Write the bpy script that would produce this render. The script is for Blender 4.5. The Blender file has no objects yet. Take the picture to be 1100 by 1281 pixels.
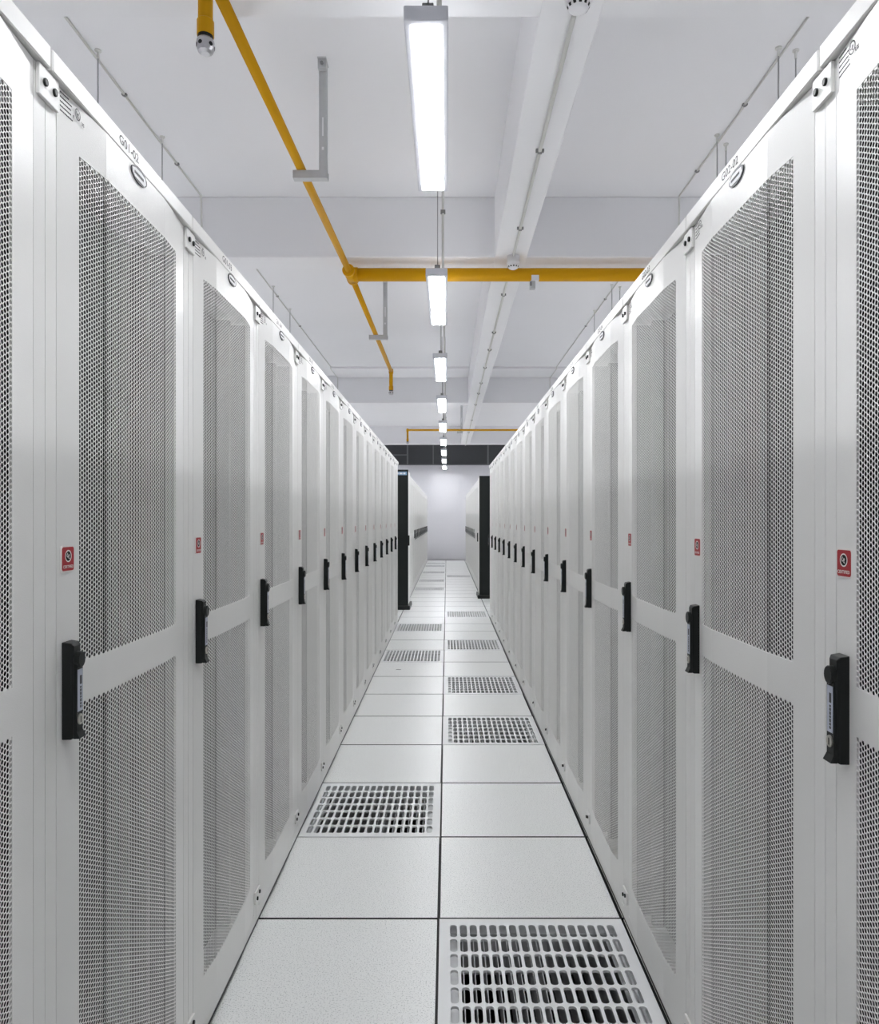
import bpy, bmesh, math, random
import numpy as np
from mathutils import Vector, Matrix

R = random.Random(7)
scene = bpy.context.scene
COL = scene.collection

# ------------------------------------------------------------------ camera
EYE = 1.31
cam_data = bpy.data.cameras.new('camera')
cam = bpy.data.objects.new('camera', cam_data)
COL.objects.link(cam)
cam.location = (0, 0, EYE)
cam.rotation_euler = (math.pi / 2, 0, 0)
cam_data.sensor_fit = 'HORIZONTAL'
cam_data.sensor_width = 36
cam_data.lens = 888 / 1100 * 36
cam_data.shift_x = -9.0 / 1100
cam_data.shift_y = 9.5 / 1100
cam_data.clip_start = 0.05
scene.camera = cam

# ------------------------------------------------------------------ world, exposure
world = bpy.data.worlds.new('world')
scene.world = world
world.use_nodes = True
world.node_tree.nodes['Background'].inputs[0].default_value = (0.8, 0.85, 0.95, 1)
world.node_tree.nodes['Background'].inputs[1].default_value = 0.05
scene.view_settings.view_transform = 'Standard'
scene.view_settings.look = 'None'
scene.view_settings.gamma = 1.0
scene.view_settings.use_curve_mapping = False
scene.view_settings.exposure = 0.58
LAMP_STRENGTH = 30.0
FILL_SHARE = 0.12
scene.cycles.use_denoising = True
scene.cycles.max_bounces = 12
scene.cycles.diffuse_bounces = 8
scene.cycles.glossy_bounces = 4
scene.cycles.sample_clamp_indirect = 6.0


# ------------------------------------------------------------------ materials
def mat(name, color, rough=0.5, metal=0.0, noise=0.0, noise_scale=8.0, bump=0.0, bump_scale=600.0,
        emit=None, strength=0.0, spec=0.5):
    m = bpy.data.materials.new(name)
    m.use_nodes = True
    nt = m.node_tree
    b = nt.nodes['Principled BSDF']
    b.inputs['Base Color'].default_value = (*color, 1)
    b.inputs['Roughness'].default_value = rough
    b.inputs['Metallic'].default_value = metal
    b.inputs['Specular IOR Level'].default_value = spec
    if noise or bump:
        tc = nt.nodes.new('ShaderNodeTexCoord')
    if noise:
        n = nt.nodes.new('ShaderNodeTexNoise')
        n.inputs['Scale'].default_value = noise_scale
        n.inputs['Detail'].default_value = 4
        nt.links.new(tc.outputs['Object'], n.inputs['Vector'])
        mix = nt.nodes.new('ShaderNodeMix')
        mix.data_type = 'RGBA'
        mix.inputs['A'].default_value = (*[c * (1 - noise) for c in color], 1)
        mix.inputs['B'].default_value = (*[min(1, c * (1 + noise)) for c in color], 1)
        nt.links.new(n.outputs['Fac'], mix.inputs['Factor'])
        nt.links.new(mix.outputs['Result'], b.inputs['Base Color'])
    if bump:
        n2 = nt.nodes.new('ShaderNodeTexNoise')
        n2.inputs['Scale'].default_value = bump_scale
        n2.inputs['Detail'].default_value = 2
        nt.links.new(tc.outputs['Object'], n2.inputs['Vector'])
        bp = nt.nodes.new('ShaderNodeBump')
        bp.inputs['Strength'].default_value = bump
        bp.inputs['Distance'].default_value = 0.001
        nt.links.new(n2.outputs['Fac'], bp.inputs['Height'])
        nt.links.new(bp.outputs['Normal'], b.inputs['Normal'])
    if emit:
        b.inputs['Emission Color'].default_value = (*emit, 1)
        b.inputs['Emission Strength'].default_value = strength
    return m


def tile_material():
    m = bpy.data.materials.new('speckled_laminate')
    m.use_nodes = True
    nt = m.node_tree
    b = nt.nodes['Principled BSDF']
    b.inputs['Roughness'].default_value = 0.32
    tc = nt.nodes.new('ShaderNodeTexCoord')
    oi = nt.nodes.new('ShaderNodeObjectInfo')
    off = nt.nodes.new('ShaderNodeVectorMath')
    off.operation = 'ADD'
    nt.links.new(tc.outputs['Object'], off.inputs[0])
    nt.links.new(oi.outputs['Location'], off.inputs[1])
    n = nt.nodes.new('ShaderNodeTexNoise')
    n.inputs['Scale'].default_value = 250
    n.inputs['Detail'].default_value = 3
    nt.links.new(off.outputs[0], n.inputs['Vector'])
    r = nt.nodes.new('ShaderNodeValToRGB')
    r.color_ramp.elements[0].position = 0.33
    r.color_ramp.elements[0].color = (0.50, 0.51, 0.51, 1)
    r.color_ramp.elements[1].position = 0.46
    r.color_ramp.elements[1].color = (0.84, 0.85, 0.84, 1)
    nt.links.new(n.outputs['Fac'], r.inputs['Fac'])
    nt.links.new(r.outputs['Color'], b.inputs['Base Color'])
    return m


PAINT = mat('cabinet_paint', (0.83, 0.825, 0.805), 0.30, bump=0.18, bump_scale=600, spec=0.55)
SHEET = mat('cabinet_sheet', (0.86, 0.855, 0.835), 0.38)
DARK_IN = mat('dark_interior', (0.012, 0.013, 0.013), 0.6)
BLACK = mat('black_plastic', (0.006, 0.008, 0.0075), 0.36, spec=0.35)
BLACK_PANEL = mat('black_panel', (0.007, 0.010, 0.0095), 0.5, noise=0.2, noise_scale=3, spec=0.25)
RED = mat('sticker_red', (0.40, 0.012, 0.020), 0.4)
WHITE = mat('sticker_white', (0.85, 0.80, 0.78), 0.45)
INK = mat('grey_ink', (0.07, 0.07, 0.075), 0.6)
BADGE = mat('badge_enamel', (0.03, 0.032, 0.04), 0.4)
SILVER = mat('silver_label', (0.50, 0.53, 0.62), 0.4)
CHROME = mat('lock_metal', (0.62, 0.60, 0.55), 0.3, metal=0.8)
BAND = mat('dark_band', (0.20, 0.205, 0.21), 0.5)
BLUE = mat('blue_strip', (0.20, 0.34, 0.52), 0.4)
CEIL = mat('ceiling_paint', (0.82, 0.82, 0.838), 0.85, noise=0.02, noise_scale=1.3)
WALL = mat('wall_paint', (0.70, 0.695, 0.725), 0.8, noise=0.01, noise_scale=2)
TILE = tile_material()
SUBFLOOR = mat('subfloor_concrete', (0.03, 0.03, 0.03), 0.8, noise=0.2)
STEEL_DK = mat('dark_steel', (0.03, 0.03, 0.03), 0.6)
GRILLE = mat('grille_aluminium', (0.80, 0.81, 0.815), 0.4)
DAMPER = mat('damper_steel', (0.58, 0.59, 0.60), 0.4, metal=0.2, noise=0.12, noise_scale=20)
YELLOW = mat('pipe_yellow', (0.60, 0.305, 0.0008), 0.5, noise=0.05, noise_scale=5, spec=0.18)
GALV = mat('galvanised_steel', (0.50, 0.51, 0.52), 0.5, metal=0.1, noise=0.08, noise_scale=30)
NOZZLE = mat('nozzle_metal', (0.55, 0.55, 0.57), 0.28, metal=1.0)
ROD = mat('rod_steel', (0.36, 0.36, 0.36), 0.5, metal=0.3)
CONDUIT = mat('conduit_paint', (0.66, 0.66, 0.63), 0.7)
CLAMP = mat('clamp_grey', (0.24, 0.24, 0.24), 0.6)
PLASTIC = mat('white_plastic', (0.78, 0.78, 0.80), 0.45)
LAMP_BODY = mat('lamp_body', (0.66, 0.67, 0.72), 0.4)
LAMP_GLOW = mat('lamp_diffuser', (0.9, 0.9, 0.9), 0.5, emit=(0.965, 0.98, 1.0), strength=LAMP_STRENGTH)
CEIL_FILL = mat('ceiling_fill_glow', (0.9, 0.9, 0.9), 0.5, emit=(0.955, 0.975, 1.0), strength=LAMP_STRENGTH * FILL_SHARE)
DGLASS = mat('dark_glass', (0.045, 0.048, 0.053), 0.3)
MULLION = mat('mullion_grey', (0.16, 0.17, 0.18), 0.5)


# ------------------------------------------------------------------ mesh helpers
class MB:
    def __init__(s):
        s.v, s.f = [], []

    def add(s, verts, faces):
        o = len(s.v)
        s.v += [tuple(p) for p in verts]
        s.f += [tuple(i + o for i in f) for f in faces]
        return s

    def box(s, x0, x1, y0, y1, z0, z1):
        return s.add([(x0, y0, z0), (x1, y0, z0), (x1, y1, z0), (x0, y1, z0),
                      (x0, y0, z1), (x1, y0, z1), (x1, y1, z1), (x0, y1, z1)],
                     [(0, 3, 2, 1), (4, 5, 6, 7), (0, 1, 5, 4), (1, 2, 6, 5), (2, 3, 7, 6), (3, 0, 4, 7)])

    def tube(s, pts, r, n=12, caps=True):
        pts = [Vector(p) for p in pts]
        rs = r if isinstance(r, (list, tuple)) else [r] * len(pts)
        rings = []
        for i, p in enumerate(pts):
            if i == 0: d = pts[1] - p
            elif i == len(pts) - 1: d = p - pts[i - 1]
            else: d = (pts[i + 1] - p).normalized() + (p - pts[i - 1]).normalized()
            if d.length < 1e-9: d = pts[-1] - pts[0]
            d.normalize()
            a = Vector((1, 0, 0)) if abs(d.x) < 0.9 else Vector((0, 1, 0))
            u = d.cross(a).normalized()
            w = d.cross(u)
            k = 1.0
            if 0 < i < len(pts) - 1:
                c = d.dot((p - pts[i - 1]).normalized())
                k = 1 / max(c, 0.5) if False else 1.0
            rings.append([p + (u * math.cos(t) + w * math.sin(t)) * rs[i] * k
                          for t in [2 * math.pi * j / n for j in range(n)]])
        V = [q for ring in rings for q in ring]
        F = []
        for i in range(len(pts) - 1):
            for j in range(n):
                a, b = i * n + j, i * n + (j + 1) % n
                F.append((a, b, b + n, a + n))
        if caps:
            F.append(tuple(range(n))[::-1])
            F.append(tuple(range((len(pts) - 1) * n, len(pts) * n)))
        return s.add(V, F)

    def lathe(s, prof, c, n=16):
        """profile [(radius, z)] turned about the vertical through c"""
        return s.tube([(c[0], c[1], c[2] + z) for r, z in prof], [r for r, z in prof], n) if False else s._lathe(prof, c, n)

    def _lathe(s, prof, c, n):
        V, F = [], []
        for r, z in prof:
            for j in range(n):
                t = 2 * math.pi * j / n
                V.append((c[0] + r * math.cos(t), c[1] + r * math.sin(t), c[2] + z))
        for i in range(len(prof) - 1):
            for j in range(n):
                a, b = i * n + j, i * n + (j + 1) % n
                F.append((a, b, b + n, a + n))
        F.append(tuple(range(n))[::-1])
        F.append(tuple(range((len(prof) - 1) * n, len(prof) * n)))
        return s.add(V, F)

    def disc_y(s, cx, cz, rx, rz, y0, y1, n=20):
        """elliptic disc facing -y between y0 (back) and y1 (front)"""
        V = []
        for y in (y0, y1):
            for j in range(n):
                t = 2 * math.pi * j / n
                V.append((cx + rx * math.cos(t), y, cz + rz * math.sin(t)))
        F = [(j, (j + 1) % n, n + (j + 1) % n, n + j) for j in range(n)]
        F.append(tuple(range(n))[::-1])
        F.append(tuple(range(n, 2 * n)))
        return s.add(V, F)

    def ring_y(s, cx, cz, rx, rz, k, y, n=24):
        """flat elliptic ring facing -y; inner radius = k * outer"""
        V = []
        for q in (1, k):
            for j in range(n):
                t = 2 * math.pi * j / n
                V.append((cx + q * rx * math.cos(t), y, cz + q * rz * math.sin(t)))
        return s.add(V, [(j, (j + 1) % n, n + (j + 1) % n, n + j) for j in range(n)])

    def rrect_y(s, x0, x1, z0, z1, r, y0, y1, n=4):
        P = []
        for cx, cz, a in ((x1 - r, z1 - r, 0), (x0 + r, z1 - r, 90), (x0 + r, z0 + r, 180), (x1 - r, z0 + r, 270)):
            for i in range(n + 1):
                t = math.radians(a + 90 * i / n)
                P.append((cx + r * math.cos(t), cz + r * math.sin(t)))
        m = len(P)
        V = [(x, y0, z) for x, z in P] + [(x, y1, z) for x, z in P]
        F = [(j, (j + 1) % m, m + (j + 1) % m, m + j) for j in range(m)]
        F.append(tuple(range(m))[::-1])
        F.append(tuple(range(m, 2 * m)))
        return s.add(V, F)

    def mesh(s, name, m, bevel=0.0, smooth=False, segs=1):
        me = bpy.data.meshes.new(name)
        me.from_pydata(s.v, [], s.f)
        bm = bmesh.new()
        bm.from_mesh(me)
        bmesh.ops.recalc_face_normals(bm, faces=bm.faces)
        if bevel:
            bmesh.ops.bevel(bm, geom=list(bm.edges), offset=bevel, segments=segs, affect='EDGES', clamp_overlap=True)
        if smooth:
            for f in bm.faces:
                f.smooth = len(f.verts) <= 4
        bm.to_mesh(me)
        bm.free()
        me.materials.append(m)
        return me


def link(name, me, parent=None, loc=None):
    o = bpy.data.objects.new(name, me)
    COL.objects.link(o)
    if parent: o.parent = parent
    if loc: o.location = loc
    return o


def part(name, mb, m, parent=None, **kw):
    return link(name, mb.mesh(name, m, **kw), parent)


def tag(o, label=None, cat=None, group=None, kind=None):
    if label: o['label'] = label
    if cat: o['category'] = cat
    if group: o['group'] = group
    if kind: o['kind'] = kind
    return o


def thing(name, loc, label, cat, group=None, rz=0.0):
    o = bpy.data.objects.new(name, None)
    COL.objects.link(o)
    o.location = loc
    o.rotation_euler = (0, 0, rz)
    o.empty_display_size = 0.1
    return tag(o, label, cat, group)


def children_of(o):
    return [c for c in COL.objects if c.parent == o]


def copy_thing(root, loc, rz=None, label=None, group=None, skip=()):
    def cp(o, parent):
        c = o.copy()
        COL.objects.link(c)
        if parent: c.parent = parent
        for ch in KIDS.get(o.name, ()):
            if ch.name.split('.')[0] in skip: continue
            cp(ch, c)
        return c
    KIDS = {}
    for o in list(COL.objects):
        if o.parent: KIDS.setdefault(o.parent.name, []).append(o)
    r = cp(root, None)
    r.location = loc
    if rz is not None: r.rotation_euler = (0, 0, rz)
    if label: r['label'] = label
    if group: r['group'] = group
    return r


def text_mesh(txt, size, name, m, width=None, bold=0.0):
    """lettering in the xz plane facing -y, centred on the origin"""
    cu = bpy.data.curves.new(name, 'FONT')
    cu.body = txt
    cu.size = size
    cu.align_x = 'CENTER'
    cu.align_y = 'CENTER'
    cu.offset = bold
    cu.resolution_u = 2
    ob = bpy.data.objects.new(name, cu)
    COL.objects.link(ob)
    dg = bpy.context.evaluated_depsgraph_get()
    me = bpy.data.meshes.new_from_object(ob.evaluated_get(dg))
    bpy.data.objects.remove(ob)
    bpy.data.curves.remove(cu)
    xs = [v.co.x for v in me.vertices]
    k = 1.0
    if width and xs: k = width / (max(xs) - min(xs))
    cx = (max(xs) + min(xs)) / 2
    ys = [v.co.y for v in me.vertices]
    cy = (max(ys) + min(ys)) / 2
    for v in me.vertices:
        v.co = ((v.co.x - cx) * k, 0, v.co.y - cy)
    me.materials.clear()
    me.materials.append(m)
    me.name = name
    return me


ORD = ['nearest', 'second', 'third', 'fourth', 'fifth', 'sixth', 'seventh', 'eighth', 'ninth', 'tenth', 'eleventh',
       'twelfth', 'thirteenth', 'fourteenth', 'fifteenth', 'sixteenth', 'seventeenth', 'eighteenth', 'nineteenth', 'twentieth']

# ------------------------------------------------------------------ key measures (metres; camera at x=0, y=0, looking along +y)
XL, XR = -0.607, 0.572            # front planes of the two rows
SEAM = 1.083                      # y of the first seam between cabinets
W = 0.6
H_SLAB, H_BEAM = EYE + 2.46, EYE + 2.0
Y_END, Y_START = 23.15, -2.7
X_WALL = 3.3
TILE_Y0, TILE_X0 = 2.331, -0.026

# ------------------------------------------------------------------ floor
floor = part('floor', MB().box(-X_WALL, X_WALL, Y_START, Y_END, -0.5, -0.45), SUBFLOOR)
tag(floor, kind='structure')
VENTS = {(0, -1), (0, 3), (0, 5), (0, 8), (0, 12), (0, 23),
         (-1, 1), (-1, 7), (-1, 10), (-1, 18), (-1, 21), (-1, 25), (-1, 29), (-1, 31)}
r_lo, r_hi = -7, 34
mb = MB()
xs_grid = [TILE_X0 + W * c for c in range(-5, 7)]
ys_grid = [TILE_Y0 + W * r for r in range(r_lo, r_hi + 2)]
for x in xs_grid:
    if abs(x) < X_WALL: mb.box(x - 0.012, x + 0.012, ys_grid[0] - 0.01, min(ys_grid[-1], Y_END), -0.075, -0.034)
for y in ys_grid:
    if y < Y_END: mb.box(max(xs_grid[0], -X_WALL), min(xs_grid[-1], X_WALL), y - 0.012, y + 0.012, -0.074, -0.035)
for x in xs_grid[3:8]:
    for y in ys_grid[:12]:
        mb.box(x - 0.018, x + 0.018, y - 0.018, y + 0.018, -0.45, -0.07)
o = part('floor_support', mb, STEEL_DK, floor)
o['kind'] = 'stuff'
def tile_mesh(me):
    me.materials.append(BLACK)          # black edge trim round the tile
    for f in me.polygons:
        if f.normal.z < 0.9: f.material_index = 1
    return me


t_me = MB().box(-0.2965, 0.2965, -0.2965, 0.2965, -0.033, 0).mesh('floor_tile', TILE, bevel=0.0016)
tile_mesh(t_me)
outer = MB()      # tiles of the neighbouring aisles, hidden behind the rows
for c in range(-5, 6):
    for r in range(r_lo, r_hi + 1):
        if (c, r) in VENTS: continue
        x, y = TILE_X0 + W * (c + .5), TILE_Y0 + W * (r + .5)
        if y + .29 > Y_END or abs(x) + .3 > X_WALL: continue
        if -3 <= c <= 2:
            link('floor_tile', t_me, floor, (x, y, 0))
        else:
            outer.box(x - .2965, x + .2965, y - .2965, y + .2965, -.033, 0)
o = link('outer_tiles', tile_mesh(outer.mesh('outer_tiles', TILE)), floor)
o['kind'] = 'stuff'
scuff = part('scuff_mark', MB().box(-0.012, 0.03, -0.006, 0.006, 0.0, 0.0012), INK, floor)
scuff.location = (-0.43, 6.2, 0)

# ------------------------------------------------------------------ walls, ceiling, beams
wl = part('wall_left', MB().box(-X_WALL - .1, -X_WALL, Y_START, Y_END, -0.5, H_SLAB), WALL); tag(wl, kind='structure')
wr = part('wall_right', MB().box(X_WALL, X_WALL + .1, Y_START, Y_END, -0.5, H_SLAB), WALL); tag(wr, kind='structure')
wf = part('wall_front', MB().box(-X_WALL - .1, X_WALL + .1, Y_START - .1, Y_START, -0.5, H_SLAB), WALL); tag(wf, kind='structure')
GZ0, GZ1 = EYE + 68 * 23.15 / 888, H_SLAB - 0.001
mb = MB().box(-X_WALL - .1, X_WALL + .1, Y_END, Y_END + .15, -0.5, GZ0)
mb.box(-X_WALL - .1, X_WALL + .1, Y_END, Y_END + .15, GZ1, H_SLAB)
wb = part('wall_back', mb, WALL); tag(wb, kind='structure')
sill = part('trim_1', MB().box(-X_WALL, X_WALL, Y_END - .03, Y_END, GZ0 - .05, GZ0 - .002), WALL, bevel=0.004)
tag(sill, kind='structure')
win = part('window_1', MB().box(-X_WALL, X_WALL, Y_END + .05, Y_END + .07, GZ0, GZ1), DGLASS)
tag(win, kind='structure')
for x, w in ((-2.4, .05), (-1.28, .05), (-0.44, .03), (1.35, .04), (2.4, .05)):
    part('mullion', MB().box(x - w / 2, x + w / 2, Y_END + .015, Y_END + .05, GZ0 + .005, GZ1), MULLION, win)
for z, x0, x1 in ((GZ0 + .34, -2.37, -1.31), (GZ0 + .02, -X_WALL, X_WALL)):
    part('transom', MB().box(x0, x1, Y_END + .02, Y_END + .05, z - .015, z + .015), MULLION, win)
bb = part('baseboard_back', MB().box(-X_WALL, X_WALL, Y_END - .015, Y_END, 0.002, 0.08), WALL)
tag(bb, kind='structure')

ceiling = part('ceiling', MB().box(-X_WALL - .1, X_WALL + .1, Y_START - .1, Y_END + .15, H_SLAB, H_SLAB + .1), CEIL)
tag(ceiling, kind='structure')
BX0, BX1 = 0.365, 0.612
for y0, y1 in ((2.57, 2.83), (5.41, 5.67), (12.16, 12.42), (18.72, 19.0), (-1.2, -.9)):
    part('cross_beam', MB().box(-X_WALL, X_WALL, y0, y1, H_BEAM, H_SLAB), CEIL, ceiling, bevel=0.006)
part('cross_beam', MB().box(-1.88, 1.95, 11.42, 12.155, H_SLAB - .03, H_SLAB), CEIL, ceiling)
part('long_beam', MB().box(BX0, BX1, Y_START, 18.79, H_BEAM - .002, H_SLAB), CEIL, ceiling, bevel=0.006)


# ------------------------------------------------------------------ server cabinet
E0, E1 = 0.006, -0.006            # door edge set back, door middle set forward


def fold(x):
    """depth of the door skin across its width: a shallow three-facet bow"""
    if x < .17: t = (x - .03) / .14
    elif x > .43: t = (.57 - x) / .14
    else: t = 1
    t = min(1, max(0, t))
    return E0 + (E1 - E0) * t


PITCH = 0.00805
CSP = PITCH * math.sqrt(3) / 2
PX0, PX1 = 0.090, 0.510
ZL0, ZL1, ZU0, ZU1 = 0.168, 1.007, 1.074, 1.911
NC = int(round((PX1 - PX0) / CSP))


def perforated(name, z0, z1):
    """a steel sheet with staggered hexagonal holes, one ring of blind cells hidden behind the door margin"""
    csp = (PX1 - PX0) / NC
    nr = int(round((z1 - z0) / PITCH))
    p = (z1 - z0) / nr
    R6 = csp / 1.5
    ang = np.arange(6) * math.pi / 3
    ux, uz = np.cos(ang) * R6, np.sin(ang) / math.sin(math.pi / 3) * p / 2
    ux = np.where(np.abs(ux) > .9 * R6, ux, np.sign(ux) * R6 / 2)
    cx, cz, op = [], [], []
    for i in range(-1, NC + 1):
        x = PX0 + csp * (i + .5)
        for j in range(-1, nr + 1):
            z = z0 + p * (j + .5) + (p / 2 if i % 2 else 0)
            if i % 2 and j == -1: z_ok = True
            hole = 0 <= i < NC and 0 <= j < (nr - 1 if i % 2 else nr)
            cx.append(x); cz.append(z)
            near = min(abs(x - .17), abs(x - .43))
            op.append((0.96 if near < csp * .95 else 0.84) if hole else 0)
    cx, cz, op = np.array(cx), np.array(cz), np.array(op)
    n = len(cx)
    ox = cx[:, None] + ux[None]
    oz = cz[:, None] + uz[None]
    key = np.stack([np.round(ox / (R6 / 2)).astype(np.int64).ravel() * 0 + np.round((ox - PX0) / (csp / 6)).astype(np.int64).ravel(),
                    np.round((oz - z0) / (p / 4)).astype(np.int64).ravel()], 1)
    _, first, inv = np.unique(key, axis=0, return_index=True, return_inverse=True)
    inv = inv.reshape(n, 6)
    vo = np.stack([ox.ravel()[first], oz.ravel()[first]], 1)
    h = np.where(op > 0)[0]
    ix = cx[h][:, None] + ux[None] * op[h][:, None]
    iz = cz[h][:, None] + uz[None] * op[h][:, None]
    f = np.vectorize(fold)
    y_o = f(vo[:, 0]) + 0.0006
    y_i = f(ix.ravel()) + 0.0006
    nb = len(vo)
    nh = len(h)
    V = np.concatenate([np.stack([vo[:, 0], y_o, vo[:, 1]], 1),
                        np.stack([ix.ravel(), y_i, iz.ravel()], 1),
                        np.stack([ix.ravel(), y_i + 0.0010, iz.ravel()], 1)])
    I = nb + np.arange(nh * 6).reshape(nh, 6)
    B = I + nh * 6
    O = inv[h]
    On, In, Bn = np.roll(O, -1, 1), np.roll(I, -1, 1), np.roll(B, -1, 1)
    q1 = np.stack([O, On, In, I], 2).reshape(-1, 4)
    q2 = np.stack([I, In, Bn, B], 2).reshape(-1, 4)
    blind = inv[np.where(op == 0)[0]]
    loops = np.concatenate([q1.ravel(), q2.ravel(), blind.ravel()])
    sizes = np.concatenate([np.full(len(q1) + len(q2), 4), np.full(len(blind), 6)])
    starts = np.concatenate([[0], np.cumsum(sizes)[:-1]])
    me = bpy.data.meshes.new(name)
    me.vertices.add(len(V))
    me.vertices.foreach_set('co', V.astype(np.float32).ravel())
    me.loops.add(len(loops))
    me.loops.foreach_set('vertex_index', loops.astype(np.int32))
    me.polygons.add(len(sizes))
    me.polygons.foreach_set('loop_start', starts.astype(np.int32))
    me.update(calc_edges=True)
    me.validate()
    me.materials.append(SHEET)
    return me


def door_mesh():
    xs = [.0315, .06, PX0 + .0005, .13, .17, .30, .43, .47, PX1 - .0005, .54, .5685]
    zs = [.055, ZL0 + .0005, ZL1 - .0005, ZU0 + .0005, ZU1 - .0005, 1.9925]
    bm = bmesh.new()
    g = [[bm.verts.new((x, fold(x), z)) for z in zs] for x in xs]
    for i in range(len(xs) - 1):
        for j in range(len(zs) - 1):
            if j in (1, 3) and xs[i] > PX0 and xs[i + 1] < PX1: continue
            bm.faces.new((g[i][j], g[i + 1][j], g[i + 1][j + 1], g[i][j + 1]))
    bm.verts.ensure_lookup_table()
    for v in [v for v in bm.verts if not v.link_faces]: bm.verts.remove(v)
    edges = [e for e in bm.edges if e.is_boundary]
    ret = bmesh.ops.extrude_edge_only(bm, edges=edges)
    for v in [q for q in ret['geom'] if isinstance(q, bmesh.types.BMVert)]:
        outer = v.co.x < .05 or v.co.x > .55 or v.co.z < .1 or v.co.z > 1.95
        v.co.y = 0.022 if outer else v.co.y + 0.004
    bmesh.ops.recalc_face_normals(bm, faces=bm.faces)
    me = bpy.data.meshes.new('door')
    bm.to_mesh(me)
    bm.free()
    me.materials.append(PAINT)
    return me


PERF_U = perforated('perforated_panel', ZU0, ZU1)
PERF_L = perforated('perforated_panel', ZL0, ZL1)
DOOR = door_mesh()


def frame_mesh():
    mb = MB()
    y0, y1 = 0.006, 1.09
    for x0, x1 in ((0.0008, 0.030), (0.570, 0.5992)):
        mb.box(x0, x1, y0, 0.06, 0.016, 1.9935)
    mb.box(0.03, 0.57, y0, 0.06, 0.016, 0.052)
    mb.box(0.03, 0.57, 0.024, 0.06, 1.93, 1.9935)
    mb.box(0.0008, 0.004, 0.06, y1, 0.03, 1.99)
    mb.box(0.596, 0.5992, 0.06, y1, 0.03, 1.99)
    mb.box(0.004, 0.596, y1 - .01, y1, 0.03, 1.99)
    mb.box(0.004, 0.596, 0.06, y1 - .01, 0.03, 0.05)
    return mb.mesh('frame', PAINT)


CROWS = 'server cabinets lining the aisle'
proto = thing('server_cabinet', (XL, SEAM - W, 0), 'x', 'cabinet', CROWS, math.pi / 2)
link('frame', frame_mesh(), proto)
top = part('top_cover', MB().box(0.003, 0.597, -0.005, 1.09, 1.9955, 2.03), PAINT, proto, bevel=0.002)
part('plinth_strip', MB().box(.002, .598, .009, .055, .0005, .0155), BLACK, proto)
part('levelling_foot', MB().lathe([(.02, 0), (.02, .004), (.008, .006), (.008, .03)], (.07, .12, 0)), STEEL_DK, proto)
for x, y in ((.53, .12), (.07, .98), (.53, .98)):
    part('levelling_foot', MB().lathe([(.02, 0), (.02, .004), (.008, .006), (.008, .02)], (x, y, 0)), STEEL_DK, proto)
for x in (0.075, 0.505):
    part('mounting_rail', MB().box(x, x + .02, 0.065, 0.10, 0.055, 1.925), DARK_IN, proto)
part('equipment_bay', MB().box(.096, .504, .10, .8, .06, 1.92), DARK_IN, proto)
SHADE_LINER = MB().box(.0305, .0335, .0235, .8, .056, 1.925).box(.5665, .5695, .0235, .8, .056, 1.925).mesh('shade_liner', DARK_IN)  # added dark side sheets, keep the space behind the door holes black
link('shade_liner', SHADE_LINER, proto)
door = link('door', DOOR, proto)
link('perforated_panel', PERF_U, door)
link('perforated_panel', PERF_L, door)


def bracket(zc, hz, with_label=True):
    b = part('joining_bracket', MB().box(-0.026, 0.0275, -0.0005, 0.0055, zc - hz, zc + hz), PAINT, proto, bevel=0.0008)
    for sx in (-0.0125, 0.0135):
        part('screw', MB().disc_y(sx, zc + (0 if hz > .02 else sx * .35), 0.0052, 0.0062, 0.0, -0.0045, 12), BLACK, b, bevel=0.001)
    return b


bracket(1.9695, 0.0235)
bracket(0.103, 0.019)

# handle
hd = part('door_handle', MB().add(
    [(.043, .004, .960), (.071, .004, .960), (.071, .004, 1.115), (.043, .004, 1.115),
     (.0438, -.010, .960), (.0702, -.010, .960), (.0702, -.010, 1.113), (.0438, -.010, 1.113),
     (.047, -.0135, .962), (.067, -.0135, .962), (.067, -.0135, 1.108), (.047, -.0135, 1.108)],
    [(0, 1, 2, 3), (0, 4, 5, 1), (1, 5, 6, 2), (2, 6, 7, 3), (3, 7, 4, 0),
     (4, 8, 9, 5), (5, 9, 10, 6), (6, 10, 11, 7), (7, 11, 8, 4), (8, 11, 10, 9)]), BLACK, proto, bevel=0.0008)
lv = MB().add(
    [(.046, -.013, .972), (.068, -.013, .972), (.068, -.013, 1.080), (.046, -.013, 1.080),
     (.047, -.0175, .972), (.067, -.0175, .972), (.067, -.0175, 1.080), (.047, -.0175, 1.080),
     (.045, -.013, .961), (.069, -.013, .961), (.046, -.023, .961), (.068, -.023, .961)],
    [(0, 3, 2, 1), (3, 7, 6, 2), (0, 4, 7, 3), (1, 2, 6, 5), (4, 5, 6, 7),
     (4, 10, 11, 5), (8, 10, 4, 0), (9, 1, 5, 11), (8, 9, 11, 10), (8, 0, 1, 9)])
part('lever', lv, BLACK, hd, bevel=0.0006)
part('pivot_knob', MB().disc_y(.057, 1.086, .0115, .0135, -.012, -.0215, 18), BLACK, hd, bevel=0.0015)
part('name_strip', MB().box(.0500, .0645, -.0183, -.0172, 1.003, 1.070), SILVER, hd)
mb = MB().box(.0560, .0615, -.0187, -.0182, 1.046, 1.060)
z = 1.008
while z < 1.042:
    w = R.uniform(.003, .006)
    mb.box(.0565, .0605, -.0186, -.0182, z, z + w)
    z += w + .0012
part('strip_print', mb, INK, hd)['label'] = 'dark print on the silver strip'
part('lock_cylinder', MB().disc_y(.057, .990, .0072, .0088, -.016, -.0195, 16), CHROME, hd)
part('key_slot', MB().box(.0562, .0578, -.0200, -.0193, .985, .995), BLACK, hd)

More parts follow.
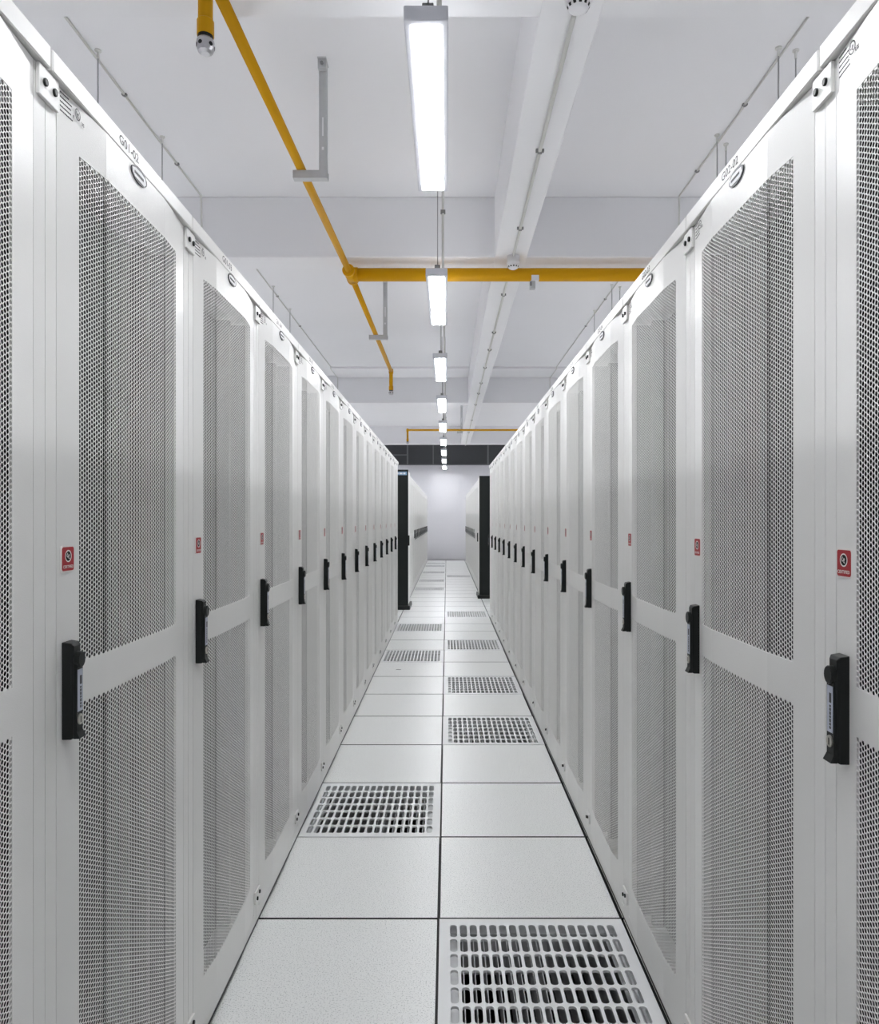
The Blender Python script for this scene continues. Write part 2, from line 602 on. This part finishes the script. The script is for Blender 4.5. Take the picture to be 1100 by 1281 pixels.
# certification sticker
SY = fold(.058)
st = part('certification_sticker', MB().rrect_y(.0385, .0775, 1.2260, 1.2680, .005, SY + .001, SY - .0016), WHITE, proto)
part('red_field', MB().rrect_y(.0403, .0757, 1.2280, 1.2660, .004, SY - .0015, SY - .0019), RED, st)
part('emblem', MB().ring_y(.058, 1.2515, .0098, .0098, .80, SY - .0023), WHITE, st)
part('emblem_disc', MB().disc_y(.058, 1.2515, .0079, .0079, SY - .0015, SY - .0021), BLACK_PANEL, st)
me = text_mesh('UL', 0.0085, 'emblem_lettering', WHITE, bold=0.0003)
e = link('emblem_lettering', me, st, (.058, SY - .0025, 1.2515)); e.rotation_euler = (0, math.radians(25), 0)
me = text_mesh('CERTIFIED', 0.0066, 'lettering', WHITE, width=.0315, bold=0.00012)
link('lettering', me, st, (.058, SY - .0024, 1.2345))

# printed approval label at the top corner of the door
LY = fold(.04) - .0009
mb = MB()
for k, (x0, x1) in enumerate(((.040, .062), (.040, .071), (.040, .068), (.040, .068), (.040, .073))):
    z = 1.988 - k * .0072
    x = x0
    while x < x1:
        w = R.uniform(.002, .005)
        mb.box(x, min(x1, x + w), fold(x + w) - .0003, fold(x) + .001, z - .0010, z + .0008)
        x += w + .0008
pl = part('approval_print', mb, INK, proto)
part('print_ring', MB().ring_y(.083, 1.975, .0085, .0095, .78, fold(.083) - .0022), INK, pl)
e = link('print_lettering', text_mesh('UL', .009, 'print_lettering', INK, bold=.0003), pl, (.083, fold(.083) - .0023, 1.975))
e.rotation_euler = (0, math.radians(25), 0)
link('print_lettering', text_mesh('c', .009, 'print_lettering', INK, bold=.0003), pl, (.0725, fold(.07) - .0018, 1.966))
link('print_lettering', text_mesh('US', .008, 'print_lettering', INK, bold=.0003), pl, (.097, fold(.093) - .0024, 1.966))

# oval badge
bg = part('oval_badge', MB().disc_y(.30, 1.979, .0345, .0155, -.0058, -.0085, 28), BADGE, proto)
part('badge_field', MB().add([(.269, -.0089, 1.983), (.270, -.0089, 1.974), (.279, -.0089, 1.969), (.321, -.0089, 1.968), (.330, -.0089, 1.975), (.326, -.0089, 1.985), (.308, -.0089, 1.988), (.284, -.0089, 1.988)],
                             [(0, 1, 2, 3, 4, 5, 6, 7)]), PLASTIC, bg)
mb = MB()
x = .277
while x < .318:
    w = R.uniform(.003, .006)
    mb.box(x, x + w, -.0092, -.0088, 1.9755, 1.9805)
    x += w + .0012
part('badge_print', mb, INK, bg)


def cabinet_number(txt, root):
    me = text_mesh(txt, .024, 'cabinet_number', INK, width=.082, bold=.0001)
    o = link('cabinet_number', me, root, (.262, -.0056, 2.0125))
    return o


def lab(k, n, side):
    where = 'left' if side == 'L' else 'right'
    if k == -1:
        return f'white perforated server cabinet cut off by the {where} edge of the photo'
    extra = ''
    if k == n - 2: extra = ', last before the cross passage'
    return f'white perforated server cabinet, {ORD[k + 1]} from the camera in the {where} row' if not extra else f'white perforated server cabinet at the far end of the {where} row, before the passage'


NL, NR = 14, 15
proto['label'] = lab(-1, NL, 'L')
roots = []
for k in range(0, NL - 1):
    roots.append(copy_thing(proto, (XL, SEAM + W * k, 0), math.pi / 2, lab(k, NL, 'L')))
for k in range(-1, NR - 1):
    roots.append(copy_thing(proto, (XR, SEAM + W * (k + 1), 0), -math.pi / 2, lab(k, NR, 'R'),
                            skip=('joining_bracket',) if k == NR - 2 else ()))
cabinet_number('G01-01', proto)
for i, r in enumerate(roots):
    cabinet_number('G%02d-%02d' % (1 if i < 13 else 2, (i + 2) if i < 13 else (i - 12)), r)


# ------------------------------------------------------------------ end cabinets beyond the passage and the far rows
def end_cabinet(name, loc, rz, label, front, blue, mirror):
    """black cabinet whose black side faces the camera; local x along the row, front at y=0"""
    t = thing(name, loc, label, 'cabinet', None, rz)
    x0, x1 = (0.012, .598) if not mirror else (.002, .588)
    part('body', MB().box(x0, x1, .006, 1.08, .02, 2.03), BLACK_PANEL, t, bevel=0.003)
    sx0, sx1 = (-.008, .012) if not mirror else (.588, .608)
    sp = part('side_panel', MB().box(sx0, sx1, -.02, 1.08, .06, 2.035), BLACK_PANEL, t, bevel=0.003)
    mb = MB()
    n = 40
    ox0, ox1 = (sx0 - .004, sx0 + .001) if not mirror else (sx1 - .001, sx1 + .004)
    part('plinth', MB().box(min(sx0, x0), max(sx1, x1), -.045, 1.06, 0.0, .058), BLACK, t, bevel=0.003)
    d = part('front_door', MB().box(x0 + .004, x1 - .004, -.016, .004, .065, 2.02), SHEET, t, bevel=0.002)
    part('door_handle', MB().box(x0 + .05, x0 + .075, -.035, -.014, .93, 1.08), BLACK, d, bevel=0.003)
    if blue:
        p = part('header_strip', MB().box(sx0 - .003, sx0, 0.0, .55, 1.955, 2.005), BLUE, t)
        p['label'] = 'pale blue strip across the top of the side'
        mb = MB()
        y = .02
        while y < .52:
            w = R.uniform(.02, .05)
            mb.box(sx0 - .0045, sx0 - .002, y, y + w, 1.968, 1.99)
            y += w + .012
        part('strip_print', mb, PLASTIC, p)
    return t


YL2, YR2 = 10.29, 11.75
end_cabinet('end_cabinet', (-0.578, YL2 + .008, 0), math.pi / 2,
            'black end cabinet with a blue top strip, past the passage on the left', 0, True, False)
end_cabinet('end_cabinet', (0.561, YR2 + .608, 0), -math.pi / 2,
            'black end cabinet without blue strip, past the passage on the right', 0, False, True)

FROWS = 'far cabinets beyond the passage'
far = thing('far_cabinet', (-.607, YL2 + .62, 0), 'x', 'cabinet', FROWS, math.pi / 2)
link('frame', bpy.data.objects['frame'].data, far)
link('top_cover', top.data, far)
part('plinth', MB().box(.05, .55, .009, 1.05, 0, .0155), STEEL_DK, far)
part('equipment_bay', MB().box(.08, .52, .07, .8, .06, 1.92), DARK_IN, far)
link('shade_liner', SHADE_LINER, far)
d2 = link('door', DOOR, far)
link('perforated_panel', PERF_U, d2)
link('perforated_panel', PERF_L, d2)
h2 = link('door_handle', hd.data, far)
part('vent_band', MB().box(.088, .512, -.0085, -.0068, .93, 1.035), BAND, far)


def flab(k, side):
    where = 'left' if side == 'L' else 'right'
    if k == 0: return f'plain white cabinet directly behind the {where} black end cabinet'
    kind = 'plain white cabinet' if k < PLAIN[side] else 'white cabinet with grey middle band'
    return f'{kind}, {ORD[k]} behind the {where} black end cabinet'


PLAIN = {'L': 4, 'R': 3}
proto_far = far
far['label'] = flab(PLAIN['L'], 'L')
far['group'] = FROWS + ' on the left'
far.location = (-.607, YL2 + .62 + W * PLAIN['L'], 0)
for k in range(0, 19):
    if k == PLAIN['L']: continue
    copy_thing(far, (-.607, YL2 + .62 + W * k, 0), math.pi / 2, flab(k, 'L'), None,
               ('vent_band', 'door_handle') if k < PLAIN['L'] else ())
for k in range(0, 15):
    copy_thing(far, (.572, YR2 + .62 + W * (k + 1), 0), -math.pi / 2, flab(k, 'R'), FROWS + ' on the right',
               ('vent_band', 'door_handle') if k < PLAIN['R'] else ())

# ------------------------------------------------------------------ floor grilles
def grille_mesh():
    """aluminium tile with 17 x 7 round-ended slots"""
    mb = MB()
    a, nx, ny = 0.2975, 17, 7
    m = 0.268
    px, py = 2 * m / nx, 2 * m / ny
    hw, hl, r = px * .36, py * .43, px * .30
    for i in range(nx):
        for j in range(ny):
            cx, cy = -m + px * (i + .5), -m + py * (j + .5)
            inner = []
            for qx, qy, a0 in ((1, 1, 0), (-1, 1, 90), (-1, -1, 180), (1, -1, 270)):
                for s in range(4):
                    t = math.radians(a0 + 30 * s)
                    inner.append((cx + qx * (hw - r) + r * math.cos(t), cy + qy * (hl - r) + r * math.sin(t)))
            outer = []
            for k in range(4):
                qx, qy = ((1, 1), (-1, 1), (-1, -1), (1, -1))[k]
                outer.append((cx + qx * px / 2, cy + qy * py / 2))
            V = [(x, y, 0) for x, y in inner] + [(x, y, -.007) for x, y in inner] + [(x, y, 0) for x, y in outer]
            F = []
            for s in range(16):
                F.append((s, (s + 1) % 16, 16 + (s + 1) % 16, 16 + s))
            for k in range(4):
                for s in range(3):
                    F.append((32 + k, 4 * k + s, 4 * k + s + 1))
                F.append((32 + k, 4 * k + 3, (4 * k + 4) % 16, 32 + (k + 1) % 4))
            mb.add(V, F)
    # margin
    mb.box(-a, -m, -a, a, -.03, 0); mb.box(m, a, -a, a, -.03, 0)
    mb.box(-m, m, -a, -m, -.03, 0); mb.box(-m, m, m, a, -.03, 0)
    me = mb.mesh('grille_plate', GRILLE)
    bm = bmesh.new()
    bm.from_mesh(me)
    bmesh.ops.remove_doubles(bm, verts=bm.verts, dist=0.0001)
    bmesh.ops.recalc_face_normals(bm, faces=bm.faces)
    bm.to_mesh(me)
    bm.free()
    return me


GR = grille_mesh()
mb = MB()
for x0, x1, y0, y1 in ((-.27, -.262, -.27, .27), (.262, .27, -.27, .27), (-.262, .262, -.27, -.262), (-.262, .262, .262, .27)):
    mb.box(x0, x1, y0, y1, -.16, -.031)
for s in (-1, 1):
    mb.box(*sorted((s * .262, s * .238)), -.262, .262, -.05, -.046)
DFR = mb.mesh('damper_frame', DAMPER)
sl = MB().box(-.0014, .0014, -.261, .261, -.125, -.045)
SLAT = sl.mesh('damper_slat', DAMPER)
vents = sorted(VENTS, key=lambda cr: (-cr[0], cr[1]))
cnt = {0: 0, -1: 0}
tot = {c: sum(1 for q in VENTS if q[0] == c) for c in (0, -1)}
for c, r in vents:
    cnt[c] += 1
    side = 'right' if c == 0 else 'left'
    n = cnt[c] - 1
    lab_ = f'slotted aluminium floor grille, {ORD[n]} from the camera in the {side} tile column'
    if n == tot[c] - 1: lab_ = f'slotted aluminium floor grille, farthest of the {side} tile column'
    t = thing('floor_grille', (TILE_X0 + W * (c + .5), TILE_Y0 + W * (r + .5), 0), lab_, 'floor grille',
              'slotted grilles in the raised floor')
    link('grille_plate', GR, t)
    f = link('damper_frame', DFR, t)
    if r < 13:
        for i in range(14):
            o = link('damper_slat', SLAT, f, (-.224 + .0345 * i + R.uniform(-.005, .005), 0, 0))

# ------------------------------------------------------------------ lamps
LX = -0.067
lamp = thing('linear_lamp', (LX, 2.295, EYE + 1.6), 'long linear ceiling lamp nearest the camera, hung on rods', 'lamp', 'linear lamps over the aisle')
part('housing', MB().box(-.0725, .0725, 0, 1.2, .015, .064), LAMP_BODY, lamp, bevel=0.003)
part('diffuser', MB().box(-.05, .05, .025, 1.18, .0125, .0165), LAMP_GLOW, lamp)
part('ceiling_fill_strip', MB().box(-.03, .03, .09, 1.11, .0638, .0655), CEIL_FILL, lamp)['label'] = 'added fill strip on the lamp top, brightening the ceiling'  # added glow on top of the housing, lifts ceiling and beam faces
for y in (.05, 1.14):
    part('hanging_rod', MB().tube([(.006, y, .062), (.006, y, H_SLAB - EYE - 1.6)], .003, 8), ROD, lamp)
    part('rod_clip', MB().box(-.014, .024, y - .012, y + .012, .062, .100), CLAMP, lamp, bevel=0.002)
cd = part('supply_conduit', MB().tube([(.042, .06, .062), (.042, .06, H_SLAB - EYE - 1.6)], .009, 10), CONDUIT, lamp)
part('conduit_clamp', MB().box(.026, .058, .045, .072, .45, .47), CLAMP, cd)
for k in range(1, 9):
    copy_thing(lamp, (LX, 2.295 + 2.4 * k, EYE + 1.6), 0,
               f'long linear ceiling lamp, {ORD[k]} from the camera over the aisle' if k < 8 else 'linear ceiling lamp farthest from the camera, before the end wall')
copy_thing(lamp, (LX, 2.295 - 2.4, EYE + 1.6), 0, 'linear ceiling lamp straight above the camera, outside the picture')

for X in (-2.35, 2.3):  # unseen lamp rows added to brighten the ceiling by bounce
    for k in range(-1, 9):
        copy_thing(lamp, (X, 2.295 + 2.4 * k, EYE + 1.6), 0,
                   'added fill lamp over the %s neighbouring aisle, unseen behind the cabinets' % ('left' if X < 0 else 'right'),
                   'added fill lamps over the %s neighbouring aisle' % ('left' if X < 0 else 'right'))

# ------------------------------------------------------------------ yellow gas pipes
HP = EYE + 1.9


def nozzle(x, y, ztop, zyellow, zbot, parent, dr=.0245):
    d = part('drop_pipe', MB().tube([(x, y, ztop), (x, y, zyellow + .05)], dr, 16), YELLOW, parent, smooth=True)
    part('coupling', MB()._lathe([(dr, .055), (dr * 1.16, .05), (dr * 1.16, 0), (dr * .95, 0)], (x, y, zyellow), 18), YELLOW, d)
    part('seal_ring', MB()._lathe([(dr * 1.04, 0), (dr * 1.04, -.012), (dr * .9, -.012)], (x, y, zyellow), 18), BLACK, d)
    hgt = zyellow - .012 - zbot
    part('discharge_nozzle', MB()._lathe([(dr * 1.05, 0), (dr * 1.2, -.15 * hgt), (dr * 1.2, -.62 * hgt), (dr * 1.02, -.85 * hgt), (dr * .6, -hgt)],
                                         (x, y, zyellow - .012), 18), NOZZLE, d)
    mb = MB()
    for a in (-108, -35, 25, 85, 145, 205):
        ca, sa = math.cos(math.radians(a)), math.sin(math.radians(a))
        rr = dr * 1.2
        zz = zyellow - .012 - .48 * hgt
        mb.tube([(x + ca * rr * .9, y + sa * rr * .9, zz), (x + ca * rr * 1.03, y + sa * rr * 1.03, zz)], .0072, 10)
    o = part('nozzle_holes', mb, BLACK, d)
    o['kind'] = 'stuff'


pipe = thing('gas_pipe', (-.745, 5.5, HP), 'yellow gas pipe running down the aisle with a thick cross pipe', 'pipe')
def rel(o, pts): return [tuple(Vector(p) - o.location) for p in pts]
P0, P1, P2 = (-.826, 2.43, HP), (-.745, 5.51, HP), (-.712, 9.08, HP)
part('branch_pipe', MB().tube(rel(pipe, [P0, P1]), .0235, 18), YELLOW, pipe, smooth=True)
part('branch_pipe', MB().tube(rel(pipe, [P1, P2]), .0235, 18), YELLOW, pipe, smooth=True)
part('cross_pipe', MB().tube(rel(pipe, [(-.73, 5.51, HP), (X_WALL - .012, 5.51, HP)]), .05, 24), YELLOW, pipe, smooth=True)
tee = part('tee_fitting', MB().tube(rel(pipe, [(-.748, 5.42, HP), (-.742, 5.60, HP)]), .043, 18), YELLOW, pipe, smooth=True)
part('fitting_collar', MB().tube(rel(pipe, [(-.72, 5.51, HP), (-.69, 5.51, HP)]), .056, 20), YELLOW, tee)
part('fitting_collar', MB().tube(rel(pipe, [(-.7495, 5.40, HP), (-.7485, 5.43, HP)]), .047, 18), YELLOW, tee)
part('fitting_collar', MB().tube(rel(pipe, [(-.7415, 5.59, HP), (-.7405, 5.62, HP)]), .047, 18), YELLOW, tee)
for P in (P0, P2):
    q = tuple(Vector(P) - pipe.location)
    part('elbow_fitting', MB()._lathe([(.012, .03), (.026, .026), (.030, 0), (.029, -.03), (.026, -.035)], q, 16), YELLOW, pipe, smooth=True)
    nozzle(q[0], q[1], 0, EYE + 1.655 - HP, EYE + 1.593 - HP, pipe)

p2 = thing('gas_pipe', (-.83, 15.06, HP), 'thin yellow pipe crossing the aisle near the dark window band', 'pipe')
part('cross_pipe', MB().tube([(0, 0, 0), (X_WALL + .81, 0, 0)], .021, 14), YELLOW, p2, smooth=True)
part('elbow_fitting', MB()._lathe([(.012, .03), (.024, .026), (.028, 0), (.026, -.035)], (0, 0, 0), 14), YELLOW, p2, smooth=True)
nozzle(0, 0, 0, EYE + 1.66 - HP, EYE + 1.6 - HP, p2, .021)


def pipe_bracket(x0, x1, y, xv, label, pr=.0235):
    """L-shaped strut: upright channel from the slab and an arm under the pipe"""
    zb = HP - pr - .001
    t = thing('pipe_bracket', (xv, y, H_SLAB), label, 'bracket', 'strut brackets under the yellow pipes')
    z1 = zb - H_SLAB
    up = MB().box(-.0205, -.0185, -.02, .02, z1 - .041, -.004).box(.0185, .0205, -.02, .02, z1 - .041, -.004)
    up.box(-.0185, .0185, -.02, -.018, z1 - .041, -.004)
    up.box(-.0185, -.009, .018, .02, z1 - .041, -.004).box(.009, .0185, .018, .02, z1 - .041, -.004)
    u = part('upright_channel', up, GALV, t)
    part('channel_slot', MB().box(-.004, .004, -.0206, -.0199, z1 * .6 - .05, z1 * .6 + .05).box(-.006, .006, -.0206, -.0199, z1 * .8 - .008, z1 * .8 + .008), PLASTIC, u)
    part('arm_channel', MB().box(x0 - xv, x1 - xv, -.022, .022, z1 - .042, z1 - .039).box(x0 - xv, x1 - xv, -.022, -.0195, z1 - .039, z1)
         .box(x0 - xv, x1 - xv, .0195, .022, z1 - .039, z1), GALV, t)
    c = part('ceiling_cleat', MB().box(-.022, .022, -.05, -.021, -.055, 0).box(-.024, .024, -.06, .03, -.004, 0), GALV, t)
    part('bolt_head', MB().tube([(0, -.05, -.03), (0, -.06, -.03)], .009, 8), CLAMP, c)
    return t


pipe_bracket(-.826, -.64, 3.83, -.665, 'L-shaped grey strut bracket under the yellow pipe, before the cross pipe')
pipe_bracket(-.79, -.60, 7.23, -.625, 'L-shaped grey strut bracket under the yellow pipe, beyond the cross pipe')
b3 = pipe_bracket(.22, .337, 15.106, .317, 'thin grey strut bracket holding the far thin yellow pipe', .021)
part('pipe_hook', MB().box(-.017, .017, -.085, -.02, HP - .021 - .008 - H_SLAB, HP - .021 - .001 - H_SLAB), GALV, b3)
cl = thing('pipe_clamp', (.66, 5.51, HP - .05), 'small grey clamp hanging under the thick yellow cross pipe', 'clamp')
part('clamp_strap', MB().box(-.008, .05, -.058, -.05, -.004, .03).box(-.008, .05, -.058, .01, -.012, -.001), PLASTIC, cl, bevel=0.002)
part('clamp_body', MB().box(-.018, .024, -.045, -.005, -.072, -.010), GALV, cl, bevel=0.003)
part('clamp_bolt', MB().tube([(-.012, -.047, -.05), (-.012, -.047, -.02)], .008, 8), CLAMP, cl)


# ------------------------------------------------------------------ smoke detectors and conduits
def detector(x, y, z, label):
    t = thing('smoke_detector', (x, y, z), label, 'smoke detector', 'smoke detectors under the long beam')
    part('base', MB()._lathe([(.046, 0), (.047, -.045), (.052, -.048), (.050, -.064), (.046, -.066)], (0, 0, 0), 24), PLASTIC, t, smooth=True)
    part('dome', MB()._lathe([(.044, -.066), (.044, -.076), (.036, -.090), (.022, -.098), (.008, -.10)], (0, 0, 0), 24), PLASTIC, t, smooth=True)
    mb = MB()
    for a in range(0, 360, 30):
        c, s = math.cos(math.radians(a)), math.sin(math.radians(a))
        V = []
        for rr, zz in ((.0425, -.0785), (.0375, -.0885)):
            for d in (-8, 8):
                V.append((rr * 1.02 * math.cos(math.radians(a + d)), rr * 1.02 * math.sin(math.radians(a + d)), zz))
        mb.add(V, [(0, 1, 3, 2)])
    o = part('air_slots', mb, BLACK, t)
    o['kind'] = 'stuff'
    return t


ZB = H_BEAM - .002
detector(.493, 2.655, ZB, 'white round smoke detector at the top edge of the photo')
detector(.505, 5.385, ZB, 'white round smoke detector in front of the thick yellow cross pipe')


def conduit(pts, label, clamps, r=.010):
    a = Vector(pts[0])
    t = thing('ceiling_conduit', a, label, 'conduit')
    part('tube', MB().tube([tuple(Vector(p) - a) for p in pts], r, 10), CONDUIT, t, smooth=True)
    for p in clamps:
        q = Vector(p) - a
        part('conduit_clamp', MB().box(q.x - r * 2.2, q.x - r, q.y - .008, q.y + .008, q.z - r * .6, q.z + r)
             .box(q.x + r, q.x + r * 2.2, q.y - .008, q.y + .008, q.z - r * .6, q.z + r)
             .box(q.x - r * 1.1, q.x + r * 1.1, q.y - .008, q.y + .008, q.z - r * 1.35, q.z - r * .8), CLAMP, t)
    return t


CZ = ZB - .010
conduit([(.502, 2.80, CZ), (.505, 19.0, CZ)], 'long grey conduit clipped under the white beam right of the lamps',
        [(.503, y, CZ) for y in (3.83, 4.85, 6.28, 7.55, 8.32, 9.3, 10.35, 11.2, 12.3, 14.2, 16.2)])
SZ = H_SLAB - .0065
conduit([(-1.862, 2.85, SZ), (-1.862, 5.38, SZ), (-1.862, 5.395, SZ - .25)], 'grey conduit in the left ceiling corner before the first beam',
        [(-1.862, y, SZ) for y in (3.3, 4.1, 4.9)], .0065)
conduit([(-1.862, 5.69, SZ), (-1.862, 11.39, SZ), (-1.862, 11.40, SZ - .035), (-1.862, 12.13, SZ - .035), (-1.862, 12.145, SZ - .25)], 'grey conduit in the left ceiling corner beyond the first beam',
        [(-1.862, y, SZ) for y in (6.6, 7.8, 9.0)], .0065)
conduit([(1.765, 2.85, SZ), (1.765, 5.38, SZ), (1.765, 5.395, SZ - .25)], 'grey conduit on the ceiling above the right row before the beam',
        [(1.765, y, SZ) for y in (3.35, 4.2, 5.0)], .0065)
conduit([(1.765, 5.69, SZ), (1.765, 11.39, SZ), (1.765, 11.40, SZ - .035), (1.765, 12.13, SZ - .035), (1.765, 12.145, SZ - .25)], 'grey conduit on the ceiling above the right row beyond the beam',
        [(1.765, y, SZ) for y in (6.7, 7.9, 9.0)], .0065)


def rod(x, y, label, group):
    t = thing('hanger_rod', (x, y, H_SLAB), label, 'rod', group)
    part('rod', MB().tube([(0, 0, 0), (0, 0, -.75)], .004, 8), ROD, t)
    part('anchor', MB()._lathe([(.017, 0), (.017, -.006), (.007, -.010), (.007, -.045)], (0, 0, 0), 10), CONDUIT, t)


for y, w in ((3.72, 'nearest the camera'), (4.56, 'second from the camera'), (7.48, 'first beyond the cross pipe'), (8.28, 'second beyond the cross pipe')):
    rod(-1.828, y, f'thin steel hanger rod above the left row, {w}', 'hanger rods above the left row')
for x, y, w in ((1.73, 3.70, 'inner one of the nearest pair'), (1.83, 3.72, 'outer one of the nearest pair'), (1.73, 4.54, 'inner one of the second pair'),
                (1.83, 4.65, 'outer one of the second pair'), (1.73, 7.43, 'inner of the pair beyond the cross pipe'),
                (1.83, 7.5, 'outer of the pair beyond the cross pipe'), (1.735, 8.34, 'single one farthest from the camera')):
    rod(x, y, f'steel hanger rod above the right row, {w}', 'hanger rods above the right row')
